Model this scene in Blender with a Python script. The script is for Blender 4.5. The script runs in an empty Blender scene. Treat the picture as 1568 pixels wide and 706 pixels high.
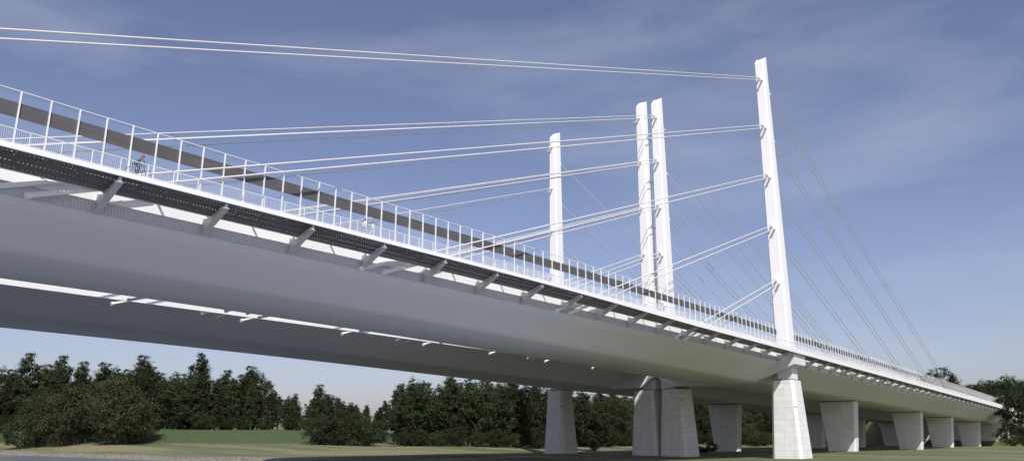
import bpy, math, random
import numpy as np
from mathutils import Vector, Matrix
random.seed(7); RNG=np.random.default_rng(7)
scene=bpy.context.scene
COL=scene.collection
# ------------------------------------------------------------------ frame
# X runs along the bridge, Y across it, Z up; origin = eye point over the river
TH=math.radians(38.66); CT,ST=math.cos(TH),math.sin(TH)
def W(d,r): return (CT*d+ST*r, ST*d-CT*r)
def sstep(t):
    t=np.clip(t,0,1); return t*t*(3-2*t)
def D(x): return 23-0.0135*30*math.log(1+math.exp((x-120)/30.0))
def Hh(x): return 6.4+1.5*float(sstep((x-30)/170.0))
# ------------------------------------------------------------------ materials
def newmat(name):
    m=bpy.data.materials.new(name); m.use_nodes=True
    nt=m.node_tree; b=nt.nodes['Principled BSDF']; return m,nt,b
def N(nt,t,**kw):
    n=nt.nodes.new(t)
    for k,v in kw.items(): setattr(n,k,v)
    return n
def ramp(nt,fac,stops):
    r=N(nt,'ShaderNodeValToRGB'); e=r.color_ramp.elements
    while len(e)<len(stops): e.new(0.5)
    for i,(p,c) in enumerate(stops):
        e[i].position=p; e[i].color=(c[0],c[1],c[2],1)
    nt.links.new(fac,r.inputs[0]); return r.outputs[0]
def noise(nt,vec,scale,detail=4,rough=.55):
    n=N(nt,'ShaderNodeTexNoise'); n.inputs['Scale'].default_value=scale
    n.inputs['Detail'].default_value=detail; n.inputs['Roughness'].default_value=rough
    if vec is not None: nt.links.new(vec,n.inputs['Vector'])
    return n.outputs[0]
def mapping(nt,scale):
    tc=N(nt,'ShaderNodeTexCoord'); mp=N(nt,'ShaderNodeMapping'); mp.inputs['Scale'].default_value=scale
    nt.links.new(tc.outputs['Object'],mp.inputs[0]); return mp.outputs[0]
def simple(name,c1,c2=None,scale=1.0,rough=.5,metal=0,vs=(1,1,1),bump=0):
    m,nt,b=newmat(name); c2=c2 or c1
    v=mapping(nt,vs); f=noise(nt,v,scale)
    nt.links.new(ramp(nt,f,[(.3,c1),(.7,c2)]),b.inputs['Base Color'])
    b.inputs['Roughness'].default_value=rough; b.inputs['Metallic'].default_value=metal
    if bump:
        bp=N(nt,'ShaderNodeBump'); bp.inputs['Strength'].default_value=bump
        nt.links.new(f,bp.inputs['Height']); nt.links.new(bp.outputs[0],b.inputs['Normal'])
    return m
M_white=simple('white_steel_paint',(.84,.84,.83),(.79,.795,.80),.25,.45,vs=(1,1,.15))
M_girder=simple('grey_steel_paint',(.72,.73,.77),(.66,.67,.71),.12,.5,vs=(.12,1,1))
M_rail=simple('rail_white',(.8,.8,.8),(.75,.75,.75),1,.4)
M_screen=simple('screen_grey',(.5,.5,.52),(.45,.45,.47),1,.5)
M_cable=simple('cable_sheath',(.70,.69,.67),(.64,.63,.62),.5,.45)
M_band=simple('dark_barrier_band',(.075,.073,.075),(.10,.097,.1),.6,.6,vs=(.3,1,3))
M_bracket=simple('bracket_steel',(.50,.50,.52),(.42,.42,.44),.6,.5)
M_asph=simple('asphalt',(.05,.05,.05),(.065,.065,.063),2,.9)
M_mark=simple('road_marking',(.75,.75,.73),(.65,.65,.64),3,.6)
M_dark=simple('dark_joint',(.05,.05,.055),(.08,.08,.08),2,.8)
# concrete with formwork panel joints
M_conc,nt,b=newmat('pier_concrete')
tc=N(nt,'ShaderNodeTexCoord'); sx=N(nt,'ShaderNodeSeparateXYZ'); nt.links.new(tc.outputs['Object'],sx.inputs[0])
ad=N(nt,'ShaderNodeMath',operation='ADD'); nt.links.new(sx.outputs[0],ad.inputs[0]); nt.links.new(sx.outputs[1],ad.inputs[1])
cb=N(nt,'ShaderNodeCombineXYZ'); nt.links.new(ad.outputs[0],cb.inputs[0]); nt.links.new(sx.outputs[2],cb.inputs[1])
br=N(nt,'ShaderNodeTexBrick'); br.offset=0
nt.links.new(cb.outputs[0],br.inputs['Vector'])
br.inputs['Color1'].default_value=(.79,.785,.77,1); br.inputs['Color2'].default_value=(.73,.73,.72,1)
br.inputs['Mortar'].default_value=(.48,.48,.48,1); br.inputs['Scale'].default_value=1
br.inputs['Mortar Size'].default_value=.03; br.inputs['Brick Width'].default_value=2.4; br.inputs['Row Height'].default_value=1.5
f=noise(nt,tc.outputs['Object'],.5,6)
mx=N(nt,'ShaderNodeMixRGB',blend_type='MULTIPLY'); mx.inputs[0].default_value=1
nt.links.new(br.outputs[0],mx.inputs[1]); nt.links.new(ramp(nt,f,[(.3,(.86,.86,.85)),(.7,(1,1,1))]),mx.inputs[2])
nt.links.new(mx.outputs[0],b.inputs['Base Color']); b.inputs['Roughness'].default_value=.85
# perforated walkway grating
def gratemat(name,sx_,sy_,w,ax='XY'):
    m,nt,b=newmat(name)
    b.inputs['Base Color'].default_value=(.10,.098,.105,1); b.inputs['Roughness'].default_value=.6
    tc=N(nt,'ShaderNodeTexCoord'); sx=N(nt,'ShaderNodeSeparateXYZ'); nt.links.new(tc.outputs['Object'],sx.inputs[0])
    def cell(o,s,w):
        a=N(nt,'ShaderNodeMath',operation='MULTIPLY'); a.inputs[1].default_value=1/s; nt.links.new(o,a.inputs[0])
        c=N(nt,'ShaderNodeMath',operation='FRACT'); nt.links.new(a.outputs[0],c.inputs[0])
        e=N(nt,'ShaderNodeMath',operation='LESS_THAN'); e.inputs[1].default_value=w; nt.links.new(c.outputs[0],e.inputs[0]); return e.outputs[0]
    h1=cell(sx.outputs[0],sx_,w); h2=cell(sx.outputs[1],sy_,w)
    mu=N(nt,'ShaderNodeMath',operation='MULTIPLY'); nt.links.new(h1,mu.inputs[0]); nt.links.new(h2,mu.inputs[1])
    tr=N(nt,'ShaderNodeBsdfTransparent'); ms=N(nt,'ShaderNodeMixShader'); out=nt.nodes['Material Output']
    nt.links.new(mu.outputs[0],ms.inputs[0]); nt.links.new(b.outputs[0],ms.inputs[1]); nt.links.new(tr.outputs[0],ms.inputs[2]); nt.links.new(ms.outputs[0],out.inputs[0]); return m
M_grate=gratemat('walkway_grating',.34,.42,.5)
M_soffit=gratemat('perforated_soffit',.34,.42,.36)
def glassmat(name,col,fac):
    m,nt,b=newmat(name); b.inputs['Base Color'].default_value=(*col,1); b.inputs['Roughness'].default_value=.15
    tr=N(nt,'ShaderNodeBsdfTransparent'); ms=N(nt,'ShaderNodeMixShader'); ms.inputs[0].default_value=fac
    nt.links.new(b.outputs[0],ms.inputs[1]); nt.links.new(tr.outputs[0],ms.inputs[2]); nt.links.new(ms.outputs[0],nt.nodes['Material Output'].inputs[0]); return m
M_glass=glassmat('barrier_glass',(.6,.68,.75),.94)
M_green=glassmat('green_glass',(.45,.62,.5),.4)
# ------------------------------------------------------------------ mesh builder
class MB:
    def __init__(s): s.v=[];s.f=[];s.m=[]
    def poly(s,vs,fs,mi=0):
        o=len(s.v); s.v+= [tuple(p) for p in vs]
        for f in fs: s.f.append([i+o for i in f]); s.m.append(mi)
    def box(s,x0,x1,y0,y1,z0,z1,mi=0):
        s.prism4([(x0,y0,z0),(x1,y0,z0),(x1,y1,z0),(x0,y1,z0)],[(x0,y0,z1),(x1,y0,z1),(x1,y1,z1),(x0,y1,z1)],mi)
    def prism4(s,a,b,mi=0):
        n=len(a)
        s.poly(list(a)+list(b),[list(range(n))[::-1],[i+n for i in range(n)]]+[[i,(i+1)%n,(i+1)%n+n,i+n] for i in range(n)],mi)
    def cyl(s,p,q,r,mi=0,n=8,r2=None):
        p=Vector(p);q=Vector(q);r2=r if r2 is None else r2
        z=(q-p).normalized(); u=z.orthogonal().normalized(); w=z.cross(u)
        A=[];B=[]
        for i in range(n):
            a=2*math.pi*i/n; o=u*math.cos(a)+w*math.sin(a); A.append(p+o*r);B.append(q+o*r2)
        s.prism4(A,B,mi)
    def sweep(s,xs,fn,mi=0,closed=True):
        secs=[[(x,y,z) for (y,z) in fn(x)] for x in xs]; n=len(secs[0]); o=len(s.v)
        for k in secs: s.v+=k
        for i in range(len(xs)-1):
            for j in range(n if closed else n-1):
                a=o+i*n+j; b=o+i*n+(j+1)%n; s.f.append([a,b,b+n,a+n]); s.m.append(mi)
        if closed:
            s.f.append([o+j for j in range(n)][::-1]); s.m.append(mi)
            s.f.append([o+(len(xs)-1)*n+j for j in range(n)]); s.m.append(mi)
    def obj(s,name,mats,parent=None,smooth=None,mir=False):
        if mir: s.v=[(x,219-y,z) for x,y,z in s.v]
        me=bpy.data.meshes.new(name); me.from_pydata(s.v,[],s.f)
        for m in mats: me.materials.append(m)
        me.polygons.foreach_set('material_index',s.m); me.update()
        import bmesh
        bm=bmesh.new(); bm.from_mesh(me); bmesh.ops.recalc_face_normals(bm,faces=bm.faces); bm.to_mesh(me); bm.free()
        if smooth is not None:
            me.polygons.foreach_set('use_smooth',[True]*len(me.polygons)); me.set_sharp_from_angle(angle=math.radians(smooth))
        o=bpy.data.objects.new(name,me); COL.objects.link(o)
        if parent: 
            o.parent=parent; o.matrix_parent_inverse=Matrix.Translation(parent.location).inverted()
        return o
def empty(name,loc=(0,0,0)):
    e=bpy.data.objects.new(name,None); e.location=loc; COL.objects.link(e); return e
# ------------------------------------------------------------------ bridge
XP=206.0; XEND=592.0; XST=-240.0
GZ=-4.8
XS=[XST+i*8 for i in range(int((XEND-XST)/8)+1)]
def fdep(x): return .34+.6*float(sstep((x-85)/70.0))
def bridge(mir,tops):
    root=empty('cable_stayed_bridge',(XP,109.5-(-20 if mir else 20),0))
    R=root
    # --- deck girder
    g=MB()
    def sec(x):
        d=D(x);h=Hh(x)
        return [(73.3,d+.25),(73.3,d-2.6),(73.45,d-3.05),(74.0,d-3.5),(75.2,d-4.05),(79.6,d-h+.5),(80.3,d-h+.15),(81.2,d-h),(94.6,d-h),(95.3,d-h+.15),(95.8,d-h+.45),
                (100.2,d-3.6),(101.5,d-2.5),(103,d-2.0),(106.7,d-1.6),(106.7,d-4.2),(107.3,d-4.2),(107.3,d+.25),(106.7,d+.25),(106.7,d-.05),(74.3,d-.05),(74.3,d+.25)]
    g.sweep(XS,sec,0)
    g.sweep(XS,lambda x:[(73.27,D(x)+.2),(73.27,D(x)-1.85),(73.297,D(x)-1.85),(73.297,D(x)+.2)],1)  # added white plate: sunlit strip of the upper web put into the colour
    g.sweep(XS,lambda x:[(107.303,D(x)+.2),(107.303,D(x)-4.15),(107.34,D(x)-4.15),(107.34,D(x)+.2)],1)  # white plate on the inner beam, brightens its sunlit face by colour
    g.obj('deck_girder',[M_girder,M_white],R,smooth=28,mir=mir)
    r=MB()
    r.sweep(XS,lambda x:[(74.4,D(x)-.046),(106.6,D(x)-.046)],0,closed=False)
    for yy in (76.2,91,105.4): r.sweep(XS,lambda x:[(yy,D(x)-.042),(yy+.15,D(x)-.042)],1,closed=False)
    for yy in (80.4,84.2,88,94.6,98.4,102.2):
        x=XST
        while x<XEND-6: r.sweep([x,x+5],lambda q:[(yy,D(q)-.042),(yy+.15,D(q)-.042)],1,closed=False); x+=14
    r.obj('roadway',[M_asph,M_mark],R,mir=mir)
    # --- walkway
    w=MB(); w.sweep([x for x in XS],lambda x:[(69.15,D(x)),(71.75,D(x))],0,closed=False)
    w.sweep([x for x in XS],lambda x:[(69.15,D(x)-.3),(71.8,D(x)-1.2)],1,closed=False)
    w.obj('walkway_grating',[M_grate,M_soffit],R,mir=mir)
    e=MB()
    e.sweep(XS,lambda x:[(68.9,D(x)+.12),(68.9,D(x)-fdep(x)),(69.12,D(x)-fdep(x)),(69.12,D(x)+.12)],0)
    e.sweep(XS,lambda x:[(71.78,D(x)+.1),(71.82,D(x)-1.3),(71.9,D(x)-1.3),(71.9,D(x)+.1)],1)
    e.obj('walkway_edge_beams',[M_white,M_bracket],R,mir=mir)
    # --- added bars imitating railing-shadow stripes on the web below the slab edge
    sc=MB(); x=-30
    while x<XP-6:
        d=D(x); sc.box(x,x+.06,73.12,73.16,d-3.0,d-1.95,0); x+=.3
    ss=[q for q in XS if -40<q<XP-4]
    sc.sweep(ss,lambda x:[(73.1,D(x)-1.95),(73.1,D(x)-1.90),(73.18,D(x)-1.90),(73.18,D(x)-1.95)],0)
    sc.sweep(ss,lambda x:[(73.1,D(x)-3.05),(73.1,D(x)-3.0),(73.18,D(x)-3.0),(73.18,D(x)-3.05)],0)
    sc.obj('shadow_stripe_bars',[M_screen],R,mir=mir)
    k=MB(); x=30.2-10.6*25
    while x<XEND-3:
        d=D(x); t=.13
        pts=[(69.13,d-.36),(69.13,d-.8),(73.26,d-3.0),(73.26,d-1.2),(72.0,d-1.5),(71.77,d-1.32)]
        k.prism4([(x-t,y,z) for y,z in pts],[(x+t,y,z) for y,z in pts],0)
        f=[(69.13,d-.8),(69.13,d-.88),(73.26,d-3.1),(73.26,d-3.0)]
        k.prism4([(x-.32,y,z) for y,z in f],[(x+.32,y,z) for y,z in f],0)
        for q in (0,2):
            xx=x+10.6*q/4
            k.box(xx-.07,xx+.07,71.91,73.26,D(xx)-.35,D(xx)-.1,0)
        for q in range(1,4):
            xx=x+10.6*q/4; dd=D(xx)
            k.box(xx-.05,xx+.05,69.13,71.77,dd-.28,dd-.02,0)
        x+=10.6
    k.obj('cantilever_brackets',[M_bracket],R,mir=mir)
    # --- railing
    L=MB(); xs2=[x for x in XS if x>-70]
    L.sweep(xs2,lambda x:[(68.97,D(x)+1.40),(68.97,D(x)+1.34),(69.05,D(x)+1.34),(69.05,D(x)+1.40)],0)
    L.sweep(xs2,lambda x:[(68.99,D(x)+.24),(68.99,D(x)+.2),(69.04,D(x)+.2),(69.04,D(x)+.24)],0)
    x=-30
    while x<XEND:
        s=.013 if x<80 else (.022 if x<200 else .035)
        L.box(x,x+s,69.0,69.0+s,D(x)+.24,D(x)+1.34,0); x+=.16 if x<140 else .3
    x=-60
    while x<XEND: L.box(x-.03,x+.03,68.98,69.04,D(x)+.12,D(x)+1.34,0); x+=2.5
    L.sweep(xs2,lambda x:[(106.95,D(x)+1.3),(106.95,D(x)+1.2),(107.05,D(x)+1.2),(107.05,D(x)+1.3)],0)
    L.sweep(xs2,lambda x:[(106.98,D(x)+.8),(106.98,D(x)+.74),(107.03,D(x)+.74),(107.03,D(x)+.8)],0)
    x=-60
    while x<XEND: L.box(x-.05,x+.05,106.94,107.06,D(x)+.24,D(x)+1.2,0); x+=2.5
    L.obj('walkway_railing',[M_rail],R,mir=mir)
    # --- noise barrier (broken around the pylon leg)
    B=MB()
    for a,bx in ((-70,XP-2.8),(XP+2.8,XEND)):
        n=int((bx-a)/8); ss=[a+(bx-a)*i/n for i in range(n+1)]
        B.sweep(ss,lambda x:[(73.86,D(x)+4.15),(73.94,D(x)+4.15),(73.94,D(x)+5.5),(73.86,D(x)+5.5)],1)
        B.sweep(ss,lambda x:[(73.75,D(x)+6.54),(73.85,D(x)+6.54),(73.85,D(x)+6.6),(73.75,D(x)+6.6)],0)
        B.sweep(ss,lambda x:[(73.9,D(x)+.3),(73.9,D(x)+4.14)],2,closed=False)
        B.sweep(ss,lambda x:[(73.9,D(x)+5.51),(73.9,D(x)+6.5)],2,closed=False)
        x=a+.3
        while x<bx:
            B.box(x-.055,x+.055,73.68,73.84,D(x)+.26,D(x)+6.54,0); x+=2.5
    for i in range(9):
        x=XEND-30+i*3.2; B.box(x,x+3.0,73.5,73.56,D(x)+.4,D(x)+7.5+i*.25,3)
    B.obj('noise_barrier',[M_rail,M_band,M_glass,M_green],R,mir=mir)
    # --- pylon legs, cables
    leg=MB(); cab=MB(); anc=MB()
    lv=[99.1,84.6,70.1,55.5,40.6]
    for (yc,top) in ((73.0,tops[0]),(106.8,tops[1])):
        z0=D(XP)-1.5
        def ring(z,a,b,c=.35): 
            return [(XP-a+c,yc-b,z),(XP+a-c,yc-b,z),(XP+a,yc-b+c,z),(XP+a,yc+b-c,z),(XP+a-c,yc+b,z),(XP-a+c,yc+b,z),(XP-a,yc+b-c,z),(XP-a,yc-b+c,z)]
        rs=[ring(z0,2.3,1.85)]+[ring(z0+(top-z0)*t,2.3-.75*t,1.85-.5*t) for t in (.25,.5,.75)]
        tp=ring(top-1.6,1.55,1.35)
        tp=[(x,y,z+ (1.8 if x>XP else -.8)*.9) for x,y,z in tp]
        rs.append(tp)
        for i in range(len(rs)-1):
            n=8; leg.poly(rs[i]+rs[i+1],[[j,(j+1)%n,(j+1)%n+n,j+n] for j in range(n)],0)
        leg.poly(rs[-1],[list(range(8))],0); leg.poly(rs[0],[list(range(8))[::-1]],0)
        ya=yc-.35
        zs=(top-106)
        for li,z in enumerate(lv):
            z=z+zs*.8
            for sgn in (-1,1):
                zz=z if sgn<0 else z-3.2
                for off in (0,1):
                    yy=ya+(.35 if off else -.35)*(-sgn); zt=zz+(.55 if off else -.45)
                    s=.354-(.001 if off and sgn<0 else 0)
                    xa=XP+sgn*(zt-22)/s
                    for _ in range(6): xa=XP+sgn*(zt-(D(xa)-.2))/s
                    za=D(xa)-.2
                    P=Vector((XP,yy,zt)); Q=Vector((xa,yy,za)); dr=(Q-P).normalized()
                    cab.cyl(P,Q,.105,0,n=8)
                    anc.cyl(P+dr*1.2,P+dr*3.2,.3,0,n=10); anc.cyl(P+dr*3.2,P+dr*3.5,.38,0,n=10)
                    anc.cyl(Q-dr*2.6,Q+dr*.2,.2,0,n=8)
                    bot=3.0 if yc<90 else 4.6
                    anc.cyl(Q+dr*.2,Q+dr*(bot/abs(dr.z)*.9),.24,0,n=10)
                    anc.cyl(Q+dr*(bot/abs(dr.z)*.9),Q+dr*(bot/abs(dr.z)*.9+.4),.32,0,n=10)
        if yc>90:
            x=51
            while x<185:
                d=D(x); anc.cyl((x-.8,107.1,d-4.75),(x+1.8,107.1,d-3.9),.2,0,n=10); anc.cyl((x-1.1,107.1,d-4.85),(x-.8,107.1,d-4.75),.28,0,n=10)
                x+=20.5
    leg.obj('pylon_legs',[M_white],R,mir=mir)
    cab.obj('stay_cables',[M_cable],R,smooth=40,mir=mir)
    anc.obj('cable_anchorages',[M_white],R,smooth=40,mir=mir)
    # --- cross beam at pylon + bearings + piers
    c=MB(); d=D(XP)
    pts=[(69.6,d-.3),(69.6,d-3.6),(71.0,d-4.2),(81,d-7.95),(97,d-7.95),(104.5,d-7.95),(109.0,d-5.0),(109.0,d-.3)]
    c.prism4([(XP-4.2,y,z) for y,z in pts],[(XP+4.2,y,z) for y,z in pts],0)
    c.box(XP-2,XP+2,71.2,75,14.55,d-4.3,0); c.box(XP-2.3,XP+2.3,104.2,108.6,13.4,d-5.5,0)
    c.obj('pylon_cross_beam',[M_girder],R,mir=mir)
    p=MB()
    def pier(xc,yc,a0,b0,a1,b1,z0,z1,ch=.7):
        def rg(z,a,b): return [(xc-a+ch,yc-b,z),(xc+a-ch,yc-b,z),(xc+a,yc-b+ch,z),(xc+a,yc+b-ch,z),(xc+a-ch,yc+b,z),(xc-a+ch,yc+b,z),(xc-a,yc+b-ch,z),(xc-a,yc-b+ch,z)]
        p.prism4(rg(z0,a0,b0),rg(z1,a1,b1),0)
        p.prism4(rg(z1,a1*.9,b1*.9),rg(z1+.25,a1*.9,b1*.9),1)
    g0=GZ-1.2
    pier(XP,73.6,4.2,3.9,3.1,2.9,g0,14.3)
    pier(XP,105.0,4.4,4.2,3.4,3.2,g0,13.2)
    for xx in (297,397,465,545):
        z1=D(xx)-Hh(xx)-.27
        pier(xx,88,1.8,4.6,2.3,6.2,g0,z1,.4)
    pier(-120,88,1.8,4.6,2.3,6.2,-9,D(-120)-Hh(-120)-.27,.4)
    p.obj('bridge_piers',[M_conc,M_dark],R,mir=mir)
    ab=MB(); ab.box(XEND-1,XEND+10,74,108.6,g0-1,D(XEND)-Hh(XEND)-.05,0); ab.box(XEND+.02,XEND+10,69,109.3,D(XEND)-9,D(XEND)-.1,0)
    ab.box(XST-12,XST-.02,69,109.3,-9,D(XST)-.1,0)
    ab.obj('abutment',[M_conc],R,mir=mir)
bridge(False,(106.3,103.2))
bridge(True,(101.5,103.6))
# ------------------------------------------------------------------ ground
def hgt(X,Y):
    d=CT*X+ST*Y; r=ST*X-CT*Y
    z=np.full_like(X,GZ)
    z=z+ .25*np.sin(X/31+Y/57)*np.cos(Y/23)+.12*np.sin(X/9.0)*np.sin(Y/13.0)
    inl=sstep((X-120)/30)
    z=z+2.2*sstep((d-255)/60)*sstep((-20-r)/60)*inl
    lev=6.0*sstep((d-322)/22)*sstep((-45-r)/60)*inl
    z=z+lev
    z=z+1.5*sstep((X-120)/50)*sstep((Y-165)/60)*sstep((r+60)/40)
    bank=sstep((X-106.5-2.5*np.sin(Y/37.0))/16)
    z=z*bank+(-8.5)*(1-bank)
    left=sstep((-262-X)/25); z=z*(1-left)+(-4.0)*left
    emb=sstep((X-588)/14)*sstep((Y-40)/28)*sstep((178-Y)/28)
    z=z+emb*(16.6+4.6-.2)
    hill=sstep((X-640)/300)*7+sstep((Y-420)/700)*12*sstep((X-130)/80)
    z=z+hill*(1-emb)
    return z
xs=np.concatenate([np.linspace(-6000,-330,10),np.linspace(-300,90,27),np.linspace(94,700,153),np.linspace(715,900,14),np.linspace(1000,7000,14)])
ys=np.concatenate([np.linspace(-6000,-150,14),np.linspace(-120,620,186),np.linspace(650,1000,10),np.linspace(1200,7000,12)])
XX,YY=np.meshgrid(xs,ys,indexing='ij'); ZZ=hgt(XX,YY)
V=np.stack([XX,YY,ZZ],-1).reshape(-1,3); nx_,ny_=len(xs),len(ys)
idx=np.arange(nx_*ny_).reshape(nx_,ny_)
F=np.stack([idx[:-1,:-1],idx[1:,:-1],idx[1:,1:],idx[:-1,1:]],-1).reshape(-1,4)
def npmesh(name,V,F,mats,mi=None,smooth=False):
    me=bpy.data.meshes.new(name); me.vertices.add(len(V)); me.vertices.foreach_set('co',V.astype(np.float32).ravel())
    k=F.shape[1]; me.loops.add(F.size); me.loops.foreach_set('vertex_index',F.astype(np.int32).ravel())
    me.polygons.add(len(F)); me.polygons.foreach_set('loop_start',np.arange(0,F.size,k,dtype=np.int32))
    for m in mats: me.materials.append(m)
    if mi is not None: me.polygons.foreach_set('material_index',mi.astype(np.int32))
    if smooth: me.polygons.foreach_set('use_smooth',np.ones(len(F),bool))
    me.update(calc_edges=True); me.validate(); return me
M_ground,nt,b=newmat('meadow_ground')
geo=N(nt,'ShaderNodeNewGeometry'); P=geo.outputs['Position']
n1=noise(nt,P,.035,6,.6); n2=noise(nt,P,.4,6,.7); n3=noise(nt,P,2.2,4,.7)
green=ramp(nt,n2,[(.3,(.06,.08,.026)),(.55,(.085,.11,.04)),(.8,(.12,.14,.055))])
dry=ramp(nt,n3,[(.3,(.14,.13,.07)),(.7,(.24,.21,.12))])
mp=N(nt,'ShaderNodeMapping'); mp.inputs['Scale'].default_value=(.05,.008,.05); nt.links.new(P,mp.inputs[0])
n4=noise(nt,mp.outputs[0],1.0,5,.6)
m1=N(nt,'ShaderNodeMixRGB'); nt.links.new(ramp(nt,n4,[(.44,(0,0,0)),(.62,(1,1,1))]),m1.inputs[0]); nt.links.new(green,m1.inputs[1]); nt.links.new(dry,m1.inputs[2])
sx=N(nt,'ShaderNodeSeparateXYZ'); nt.links.new(P,sx.inputs[0])
mr=N(nt,'ShaderNodeMapRange'); mr.inputs[1].default_value=-2.5; mr.inputs[2].default_value=-1.8; nt.links.new(sx.outputs[2],mr.inputs[0])
mrx=N(nt,'ShaderNodeMapRange'); mrx.inputs[1].default_value=560; mrx.inputs[2].default_value=540; nt.links.new(sx.outputs[0],mrx.inputs[0])
mm=N(nt,'ShaderNodeMath',operation='MULTIPLY'); nt.links.new(mr.outputs[0],mm.inputs[0]); nt.links.new(mrx.outputs[0],mm.inputs[1])
lush=ramp(nt,n2,[(.3,(.034,.057,.017)),(.7,(.054,.082,.026))])
m2=N(nt,'ShaderNodeMixRGB'); nt.links.new(mm.outputs[0],m2.inputs[0]); nt.links.new(m1.outputs[0],m2.inputs[1]); nt.links.new(lush,m2.inputs[2])
# gravel strip at the bank
vo=N(nt,'ShaderNodeTexVoronoi'); vo.inputs['Scale'].default_value=1.6; nt.links.new(P,vo.inputs['Vector'])
gravel=ramp(nt,vo.outputs['Distance'],[(.0,(.34,.29,.24)),(.45,(.22,.19,.155)),(.8,(.08,.07,.06))])
am=N(nt,'ShaderNodeMath',operation='MULTIPLY_ADD'); am.inputs[1].default_value=16; nt.links.new(n1,am.inputs[0]); nt.links.new(sx.outputs[0],am.inputs[2])
mr2=N(nt,'ShaderNodeMapRange'); mr2.inputs[1].default_value=134; mr2.inputs[2].default_value=128; nt.links.new(am.outputs[0],mr2.inputs[0])
m3=N(nt,'ShaderNodeMixRGB'); nt.links.new(mr2.outputs[0],m3.inputs[0]); nt.links.new(m2.outputs[0],m3.inputs[1]); nt.links.new(gravel,m3.inputs[2])
nt.links.new(m3.outputs[0],b.inputs['Base Color']); b.inputs['Roughness'].default_value=.95
bp=N(nt,'ShaderNodeBump'); bp.inputs['Strength'].default_value=.4; bp.inputs['Distance'].default_value=.2; nt.links.new(n3,bp.inputs['Height']); nt.links.new(bp.outputs[0],b.inputs['Normal'])
g=bpy.data.objects.new('ground',npmesh('ground',V,F,[M_ground],smooth=True)); COL.objects.link(g)
# river
M_water,nt,b=newmat('river_water')
b.inputs['Base Color'].default_value=(.20,.22,.24,1); b.inputs['Roughness'].default_value=.18
geo=N(nt,'ShaderNodeNewGeometry'); f=noise(nt,geo.outputs['Position'],.9,6,.65)
bp=N(nt,'ShaderNodeBump'); bp.inputs['Strength'].default_value=.25; bp.inputs['Distance'].default_value=.2; nt.links.new(f,bp.inputs['Height']); nt.links.new(bp.outputs[0],b.inputs['Normal'])
mb=MB(); mb.poly([(-285,-6000,-6),(122,-6000,-6),(122,7000,-6),(-285,7000,-6)],[[0,1,2,3]]); mb.obj('river_water',[M_water])
# ------------------------------------------------------------------ trees
def leafmat(name,a,bb,c):
    m,nt,b=newmat(name)
    tc=N(nt,'ShaderNodeTexCoord'); oi=N(nt,'ShaderNodeObjectInfo')
    f=noise(nt,tc.outputs['Object'],.45,4,.7)
    col=ramp(nt,f,[(.32,a),(.52,bb),(.72,c)])
    hs=N(nt,'ShaderNodeHueSaturation'); mr=N(nt,'ShaderNodeMapRange'); mr.inputs[3].default_value=.65; mr.inputs[4].default_value=1.25
    nt.links.new(oi.outputs['Random'],mr.inputs[0]); nt.links.new(mr.outputs[0],hs.inputs['Value']); nt.links.new(col,hs.inputs['Color'])
    mr3=N(nt,'ShaderNodeMapRange'); mr3.inputs[3].default_value=.48; mr3.inputs[4].default_value=.51
    nt.links.new(oi.outputs['Random'],mr3.inputs[0]); nt.links.new(mr3.outputs[0],hs.inputs['Hue'])
    nt.links.new(hs.outputs[0],b.inputs['Base Color']); b.inputs['Roughness'].default_value=.75
    b.inputs['Specular IOR Level'].default_value=.15
    return m
M_leaf=leafmat('foliage_dark',(.018,.026,.011),(.031,.043,.017),(.052,.063,.027))
M_leaf2=leafmat('foliage_olive',(.037,.043,.02),(.066,.072,.034),(.10,.104,.05))
M_bark=simple('bark',(.05,.042,.035),(.08,.07,.06),3,.9)
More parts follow.
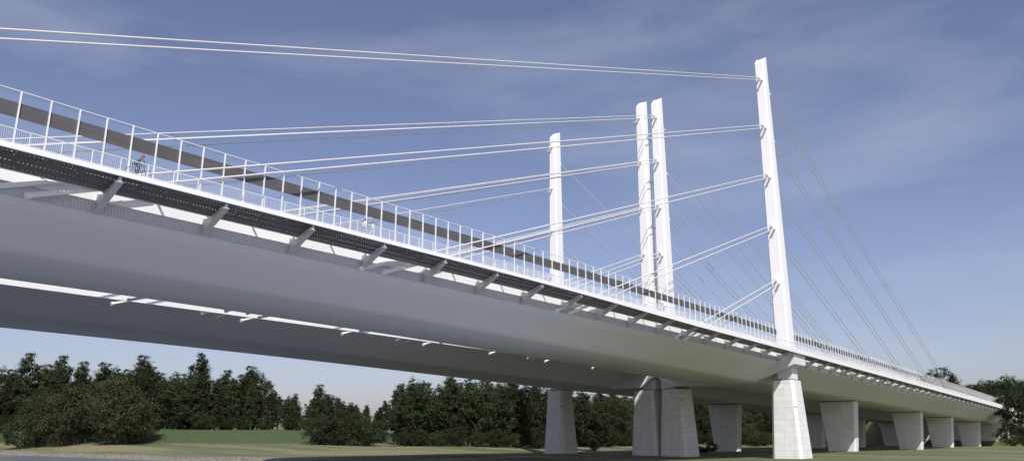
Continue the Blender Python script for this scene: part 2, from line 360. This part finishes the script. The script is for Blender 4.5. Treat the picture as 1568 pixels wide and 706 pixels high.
def tree_mesh(name,seed,H,Wd,th,nclump,nleaf,ls,leafm,taper=0.0):
    rg=np.random.default_rng(seed); mb=MB()
    pts=[Vector((0,0,-1.0))]; 
    for i in range(1,7):
        pts.append(Vector((rg.normal()*.03*H*.3*i/6,rg.normal()*.03*H*.3*i/6,H*.88*i/6)))
    for i in range(6): mb.cyl(pts[i],pts[i+1],H*.02*(1-i/6.5),0,8,H*.02*(1-(i+1)/6.5))
    cz=(th+H)/2; hz=(H-th)/2
    cs=[]
    ph=rg.uniform(0,6.28,6)
    while len(cs)<nclump:
        v=rg.normal(size=3); v/=np.linalg.norm(v); rr=rg.uniform(.2,1)**.45
        az=math.atan2(v[1],v[0]); lob=1+.16*math.sin(3*az+ph[0]+2*v[2])+.12*math.sin(5*az+ph[1]-4*v[2])+.1*math.sin(9*v[2]+ph[2])
        zf=v[2]*rr
        wloc=(1-taper*max(0,zf))
        cs.append((v[0]*rr*lob*Wd/2*wloc,v[1]*rr*lob*Wd/2*wloc,cz+zf*hz*(1+.08*math.sin(4*az+ph[3]))))
    cs=np.array(cs)
    for i in range(14):
        c=cs[rg.integers(len(cs))]; z0=min(max(th*.7,c[2]-abs(c[0])-abs(c[1])),H*.75)
        k=int(min(5,z0/(H*.88)*6)); s=pts[k].lerp(pts[k+1],.5); s.z=max(z0,1)
        mid=s.lerp(Vector(c),.5)+Vector((0,0,-.03*H)); mb.cyl(s,mid,H*.007,0,5,H*.005); mb.cyl(mid,Vector(c),H*.005,0,5,H*.002)
    tv=np.array(mb.v); 
    tq=[f for f in mb.f if len(f)==4]
    n=nclump*nleaf
    sg=Wd*.032+H*.008
    ctr=np.repeat(cs,nleaf,0)+rg.normal(size=(n,3))*sg*np.array([1,1,.7])*rg.uniform(.6,1.5,size=(nclump,1)).repeat(nleaf,0)
    a=rg.normal(size=(n,3)); a/=np.linalg.norm(a,axis=1,keepdims=True)
    t=rg.normal(size=(n,3)); bvec=np.cross(a,t); bvec/=np.linalg.norm(bvec,axis=1,keepdims=True)
    s=rg.uniform(.5,1.2,size=(n,1))*ls
    q=np.stack([ctr-a*s-bvec*s*.15,ctr-bvec*s*.55+a*s*.1,ctr+a*s,ctr+bvec*s*.6],1).reshape(-1,3)
    V=np.concatenate([tv,q]); F=np.concatenate([np.array(tq),len(tv)+np.arange(4*n).reshape(n,4)])
    mi=np.concatenate([np.zeros(len(tq)),np.ones(n)])
    return npmesh(name,V,F,[M_bark,leafm],mi)
T_oak=tree_mesh('oak_form',1,26,18,2.6,230,44,.40,M_leaf)
T_tall=tree_mesh('poplar_form',2,30,10.5,3,210,44,.40,M_leaf,.35)
T_ash=tree_mesh('ash_form',3,28,13.5,2.8,210,44,.40,M_leaf,.15)
T_slim=tree_mesh('alder_form',6,24,8.5,2.4,140,44,.38,M_leaf,.45)
T_wil=tree_mesh('willow_form',4,20,19,.8,230,44,.36,M_leaf2,.1)
T_bush=tree_mesh('bush_form',5,11,16,.1,190,40,.3,M_leaf,.0)
def inst(name,me,x,y,s=1.0,parent=None,sz=None,dz=0):
    z=float(hgt(np.array([float(x)]),np.array([float(y)]))[0])+dz
    o=bpy.data.objects.new(name,me); COL.objects.link(o); o.location=(x,y,z)
    o.rotation_euler=(0,0,random.uniform(0,6.28)); o.scale=(s,s,(sz or s))
    if parent: o.parent=parent
    return o
forest=empty('distant_tree_line')
def fline(pts,step,rows,gap,smin,smax,meshes,under=True):
    for i in range(len(pts)-1):
        a=Vector(pts[i]);bv=Vector(pts[i+1]); n=max(1,int((bv-a).length/step)); dr=(bv-a).normalized(); nr=Vector((-dr.y,dr.x))
        if nr.dot(a)<0: nr=-nr
        for k in range(n):
            base=random.uniform(smin,smax)
            for rw in range(rows):
                p=a.lerp(bv,(k+random.uniform(0,.9))/n)+nr*(rw*gap+random.uniform(-3,3))
                s=base*random.uniform(.88,1.08)
                inst('tree_line_tree',random.choice(meshes),p.x,p.y,s,forest,s*random.uniform(.9,1.12))
            if under:
                for off in (-4,14):
                    p=a.lerp(bv,(k+random.uniform(0,.9))/n)+nr*(off+random.uniform(-2,2))
                    inst('tree_line_shrub',T_bush,p.x,p.y,random.uniform(.4,.8),forest)
mix=[T_tall,T_ash,T_slim,T_oak,T_tall]
fline([W(375,-345),W(378,-200),W(378,-125)],8,4,12,.74,1.1,mix)
fline([W(378,-125),W(380,-60)],9,4,12,.5,.85,mix)
fline([W(370,-60),W(360,5)],9,4,12,.8,1.0,mix)
fline([W(360,5),W(362,30),(385,215),(440,205)],10,3,12,.75,.95,[T_ash,T_oak,T_tall])
fline([(440,205),(620,195),(900,210)],12,3,13,.8,1.05,[T_ash,T_oak])
fline([(440,182),(600,180)],14,1,13,.4,.6,[T_bush,T_wil])
# tall wood beyond the far abutment
fline([(655,185),(760,150),(900,60)],10,3,14,1.0,1.5,[T_ash,T_oak,T_tall,T_slim])
fline([(640,40),(720,20),(800,-10)],10,2,12,.9,1.2,[T_ash,T_oak])
def tat(name,me,px,d,s,sz=None):
    rho=(px-784)/1200/1.03; x,y=W(d,rho*d); return inst(name,me,x,y,s,None,sz)
# willow / oak group on the left meadow
for px,d,me,s in ((60,325,T_oak,.85),(95,320,T_wil,1.15),(135,326,T_oak,.95),(178,318,T_wil,1.3),(210,324,T_wil,.8),(40,319,T_bush,1.1)):
    tat('deciduous_tree',me,px,d,s)
for px,d,s in ((492,322,.95),(526,320,1.2),(560,323,1.0)): tat('bush',T_bush,px,d,s)
for px,d,me,s in ((612,325,T_slim,1.05),(632,318,T_ash,.95),(660,326,T_oak,1.0),(690,322,T_tall,.93),(720,326,T_ash,.98),(752,322,T_oak,1.05),(782,326,T_tall,.9),(815,324,T_oak,1.0),(842,330,T_oak,.95)):
    tat('deciduous_tree',me,px,d,s)
for px,d,s in ((620,314,.5),(640,316,.6),(672,315,.5),(700,316,.65),(732,315,.5),(760,316,.6),(790,316,.5),(820,318,.65),(845,318,.5),(1078,262,.16),(1070,268,.2),(1088,300,.3),(910,320,.3),(1545,470,1.0)): tat('bush',T_bush,px,d,s)
tat('deciduous_tree',T_oak,1562,470,1.35)
# ------------------------------------------------------------------ people
def pm(n,c,r=.7): return simple(n,c,tuple(v*.8 for v in c),8,r)
M_skin=pm('skin',(.55,.33,.24)); M_hair=pm('hair_brown',(.06,.035,.02)); M_jean=pm('jeans',(.05,.07,.13)); M_shirt=pm('shirt_blue',(.10,.13,.2))
M_lt=pm('light_shirt',(.7,.7,.7)); M_tr=pm('light_trousers',(.45,.45,.48)); M_shoe=pm('shoe',(.05,.04,.04)); M_helm=pm('helmet_red',(.4,.05,.04),.3); M_bike=pm('bike_frame',(.03,.05,.12),.3); M_tyre=pm('tyre',(.02,.02,.02)); M_eye=pm('eye',(.02,.02,.02))
def person(name,J,mats,origin,rotz,helmet=False,grip=False,scale=1.0):
    names=list(J.keys()); vi={n:i for i,n in enumerate(names)}
    v=[Vector(J[n][0]) for n in names]; r=[J[n][1] for n in names]
    E=[('pel','spine',2),('spine','chest',2),('chest','neck',2),('neck','headb',0)]
    for s in 'LR':
        E+= [('chest','sh'+s,2),('sh'+s,'el'+s,2),('el'+s,'wr'+s,0 if not helmet else 2),('wr'+s,'pa'+s,0),
             ('pel','hip'+s,3),('hip'+s,'kn'+s,3),('kn'+s,'an'+s,3),('an'+s,'he'+s,4),('an'+s,'toe'+s,4)]
    edges=[(vi[a],vi[b]) for a,b,_ in E]; lab=[m for *_,m in E]
    for s in 'LR':  # five fingers
        pa=v[vi['pa'+s]]; wr=v[vi['wr'+s]]; dr=(pa-wr).normalized(); side=Vector((1,0,0)) if abs(dr.x)<.7 else Vector((0,1,0))
        curl=Vector((.0,.0,-1)) if grip else Vector((0,(-1 if s=='L' else 1)*.5,0))
        for k,(o,L) in enumerate(((-.03,.07),(-.011,.08),(.009,.075),(.027,.058))):
            b0=pa+side*o+dr*.01; b1=b0+dr*L*.5+curl*L*.2; b2=b1+dr*L*(.15 if grip else .4)+curl*L*.45
            n=len(v); v+=[b0,b1,b2]; r+=[.011,.009,.008]; edges+=[(vi['pa'+s],n),(n,n+1),(n+1,n+2)]; lab+=[0,0,0]
        b0=wr.lerp(pa,.5)+side*-.035; b1=b0+side*-.02+dr*.035; n=len(v); v+=[b0,b1]; r+=[.012,.01]; edges+=[(vi['pa'+s],n),(n,n+1)]; lab+=[0,0]
    me=bpy.data.meshes.new(name+'_body'); me.from_pydata(v,edges,[])
    o=bpy.data.objects.new(name+'_tmp',me); COL.objects.link(o)
    sk=o.modifiers.new('s','SKIN'); sk.use_smooth_shade=True
    for i,sv in enumerate(me.skin_vertices[0].data): sv.radius=(r[i],r[i]); sv.use_root=(i==vi['pel'])
    ss=o.modifiers.new('u','SUBSURF'); ss.levels=1; ss.render_levels=1
    dg=bpy.context.evaluated_depsgraph_get(); nm=bpy.data.meshes.new_from_object(o.evaluated_get(dg)); bpy.data.objects.remove(o)
    nm.materials.clear()
    for m in mats: nm.materials.append(m)
    for p in nm.polygons:
        c=Vector(p.center); best=9;bi=0
        for (a,bb),m in zip(edges,lab):
            A=v[a];B=v[bb]; t=max(0,min(1,(c-A).dot(B-A)/max(1e-6,(B-A).length_squared))); dd=(c-(A+(B-A)*t)).length-.5*(r[a]+r[bb])
            if dd<best: best=dd;bi=m
        p.material_index=bi
    root=empty(name,origin); root.rotation_euler=(0,0,rotz); root.scale=(scale,)*3
    body=bpy.data.objects.new('body',nm); COL.objects.link(body); body.parent=root
    import bmesh
    bm=bmesh.new(); hc=v[vi['headb']]+Vector((.02,0,.08))
    bmesh.ops.create_uvsphere(bm,u_segments=20,v_segments=14,radius=1)
    for q in bm.verts:
        x,y,z=q.co; jaw=1-.25*max(0,-z)
        q.co=Vector((x*.098*jaw+(.012*max(0,-z) if x>0 else 0),y*.076*jaw,z*.122))
    for f in bm.faces: f.material_index=0
    def blob(c,s,mi,seg=8):
        rr=bmesh.ops.create_uvsphere(bm,u_segments=seg,v_segments=6,radius=1)
        for q in rr['verts']: q.co=Vector((q.co.x*s[0]+c[0],q.co.y*s[1]+c[1],q.co.z*s[2]+c[2]))
        for q in rr['verts']:
            for f in q.link_faces: f.material_index=mi
    blob((.1,0,-.015),(.02,.012,.025),0); blob((.088,.03,.008),(.012,.013,.008),2); blob((.088,-.03,.008),(.012,.013,.008),2)
    blob((.088,0,-.06),(.012,.025,.008),3); blob((0,.078,-.01),(.02,.012,.03),0); blob((0,-.078,-.01),(.02,.012,.03),0)
    rr=bmesh.ops.create_uvsphere(bm,u_segments=20,v_segments=14,radius=1)
    k=1.12 if helmet else 1.05
    for q in rr['verts']:
        x,y,z=q.co; zz=max(z,-.1+(.45 if x>.35 else (-.5 if x<-.3 and not helmet else 0)))
        q.co=Vector((x*.104*k-.006,y*.083*k,zz*.128*k+.012))
    for q in rr['verts']:
        for f in q.link_faces: f.material_index=1
    for f in bm.faces: f.smooth=True
    hm=bpy.data.meshes.new('head'); bm.to_mesh(hm); bm.free()
    for m in (M_skin,mats[1],M_eye,M_helm): hm.materials.append(m)
    ho=bpy.data.objects.new('head',hm); COL.objects.link(ho); ho.parent=root; ho.location=hc
    return root
def walker(ph):
    J={'pel':((0,0,.96),.125),'spine':((0,0,1.14),.115),'chest':((.01,0,1.36),.13),'neck':((.01,0,1.5),.055),'headb':((.02,0,1.58),.05)}
    for s,sg in (('L',1),('R',-1)):
        k=sg*ph
        J['sh'+s]=((.0,sg*.18,1.42),.06); J['el'+s]=((-.05-.08*k,sg*.24,1.14),.045); J['wr'+s]=((.05-.16*k,sg*.25,.92),.03); J['pa'+s]=((.07-.18*k,sg*.25,.86),.028)
        J['hip'+s]=((.0,sg*.09,.9),.095); J['kn'+s]=((.08+.12*k,sg*.1,.5),.062); J['an'+s]=((.0+.28*k,sg*.1,.1+(.05 if k<0 else 0)),.042)
        J['he'+s]=((-.05+.28*k,sg*.1,.045+(.06 if k<0 else 0)),.04); J['toe'+s]=((.16+.27*k,sg*.11,.035),.035)
    return J
person('pedestrian',walker(1),[M_skin,M_hair,M_lt,M_tr,M_shoe],(59.0,69.5,D(58.6)+.01),0,scale=1.2)
person('pedestrian',walker(-1),[M_skin,M_hair,M_lt,M_lt,M_shoe],(60.3,69.6,D(59.9)+.01),math.pi*.95,scale=1.15)
BX,BY=31.2,69.5; BZ=D(30.6)+.01; BS=1.36
J={'pel':((.18,0,1.03),.14),'spine':((.3,0,1.18),.13),'chest':((.48,0,1.36),.145),'neck':((.6,0,1.47),.055),'headb':((.66,0,1.53),.05)}
for s,sg,kn,an in (('L',1,(.62,.78),(.5,.22)),('R',-1,(.6,.98),(.42,.52))):
    J['sh'+s]=((.52,sg*.18,1.38),.06); J['el'+s]=((.68,sg*.26,1.16),.045); J['wr'+s]=((.86,sg*.25,1.04),.03); J['pa'+s]=((.93,sg*.25,1.02),.028)
    J['hip'+s]=((.2,sg*.09,.99),.1); J['kn'+s]=((kn[0],sg*.12,kn[1]),.066); J['an'+s]=((an[0]-.08,sg*.12,an[1]),.042)
    J['he'+s]=((an[0]-.13,sg*.12,an[1]-.05),.038); J['toe'+s]=((an[0]+.1,sg*.12,an[1]-.07),.033)
person('cyclist',J,[M_skin,M_helm,M_shirt,M_jean,M_shoe],(BX,BY,BZ),0,helmet=True,grip=True,scale=BS)
bk=empty('bicycle',(BX,BY,BZ)); bk.scale=(BS,)*3; m=MB()
for wx in (-.02,1.06):
    for k in range(28):
        a=2*math.pi*k/28;c=2*math.pi*(k+1)/28; m.cyl((wx+.34*math.cos(a),0,.35+.34*math.sin(a)),(wx+.34*math.cos(c),0,.35+.34*math.sin(c)),.022,1,6)
    for k in range(14):
        a=2*math.pi*k/14; m.cyl((wx,0,.35),(wx+.33*math.cos(a),0,.35+.33*math.sin(a)),.004,2,4)
    m.cyl((wx,-.05,.35),(wx,.05,.35),.025,2)
for a,c,r in (((.18,0,.9),(.4,0,.3),.018),((.4,0,.3),(.86,0,.72),.02),((.22,0,.82),(.84,0,.84),.018),((-.02,.04,.35),(.4,.03,.3),.011),((-.02,-.04,.35),(.4,-.03,.3),.011),
    ((-.02,.04,.35),(.22,.02,.82),.01),((-.02,-.04,.35),(.22,-.02,.82),.01),((.87,0,.68),(.83,0,1.0),.02),((.87,.04,.68),(1.06,.05,.35),.013),((.87,-.04,.68),(1.06,-.05,.35),.013),((.83,0,1.0),(.9,0,1.02),.015),((.92,-.3,1.0),(.92,.3,1.0),.014),((.4,-.1,.3),(.4,.1,.3),.02),((.4,.1,.3),(.48,.1,.16),.012),((.4,-.1,.3),(.32,-.1,.44),.012)):
    m.cyl(a,c,r,0,8)
m.box(.44,.54,.07,.18,.145,.165,1); m.box(.28,.38,-.18,-.07,.445,.465,1)
m.prism4([(.02,-.08,.88),(.34,-.02,.9),(.34,.02,.9),(.02,.08,.88)],[(.02,-.09,.93),(.34,-.02,.93),(.34,.02,.93),(.02,.09,.93)],1)
mo=m.obj('bicycle_frame',[M_bike,M_tyre,M_rail]); mo.parent=bk
# ------------------------------------------------------------------ light, sky, camera
el=math.radians(46); sv=Vector((-.68,-.73,0)).normalized()*math.cos(el)+Vector((0,0,math.sin(el)))
sl=bpy.data.lights.new('sun','SUN'); sl.energy=4.8; sl.angle=math.radians(.5); sl.color=(1,.965,.92)
so=bpy.data.objects.new('sun',sl); COL.objects.link(so); so.rotation_euler=(-sv).to_track_quat('-Z','Y').to_euler(); so.location=(0,0,200)
w=bpy.data.worlds.new('World'); scene.world=w; w.use_nodes=True; nt=w.node_tree; bg=nt.nodes['Background']
sky=N(nt,'ShaderNodeTexSky'); sky.sky_type='NISHITA'; sky.sun_disc=False; sky.sun_elevation=el; sky.sun_rotation=math.atan2(sv.x,sv.y); sky.air_density=1.0; sky.dust_density=1.5; sky.ozone_density=2.4
h0=N(nt,'ShaderNodeHueSaturation'); h0.inputs['Saturation'].default_value=.9; nt.links.new(sky.outputs[0],h0.inputs['Color'])
hs=N(nt,'ShaderNodeMixRGB',blend_type='MULTIPLY'); hs.inputs[0].default_value=1; hs.inputs[2].default_value=(1.08,.97,1.08,1); nt.links.new(h0.outputs[0],hs.inputs[1])
tc=N(nt,'ShaderNodeTexCoord'); mp=N(nt,'ShaderNodeMapping'); mp.inputs['Scale'].default_value=(1.4,1.4,5.5); mp.inputs['Rotation'].default_value=(.25,.2,.4); nt.links.new(tc.outputs['Generated'],mp.inputs[0])
n=N(nt,'ShaderNodeTexNoise'); n.inputs['Scale'].default_value=1.5; n.inputs['Detail'].default_value=9; n.inputs['Roughness'].default_value=.55; n.inputs['Distortion'].default_value=.4; nt.links.new(mp.outputs[0],n.inputs['Vector'])
cr=ramp(nt,n.outputs[0],[(.44,(0,0,0)),(.8,(.42,.42,.42))])
mx=N(nt,'ShaderNodeMixRGB'); nt.links.new(cr,mx.inputs[0]); nt.links.new(hs.outputs[0],mx.inputs[1]); mx.inputs[2].default_value=(5.6,6.0,7.2,1)
nt.links.new(mx.outputs[0],bg.inputs[0]); bg.inputs[1].default_value=.105
cam=bpy.data.cameras.new('camera'); cam.sensor_width=36; cam.lens=36*1200/1568; cam.clip_end=20000; cam.clip_start=.1
co=bpy.data.objects.new('camera',cam); COL.objects.link(co); co.location=(0,0,0)
co.rotation_euler=(math.radians(90+14.8),0,TH-math.pi/2); scene.camera=co
scene.view_settings.view_transform='Standard'; scene.view_settings.look='None'; scene.view_settings.exposure=0
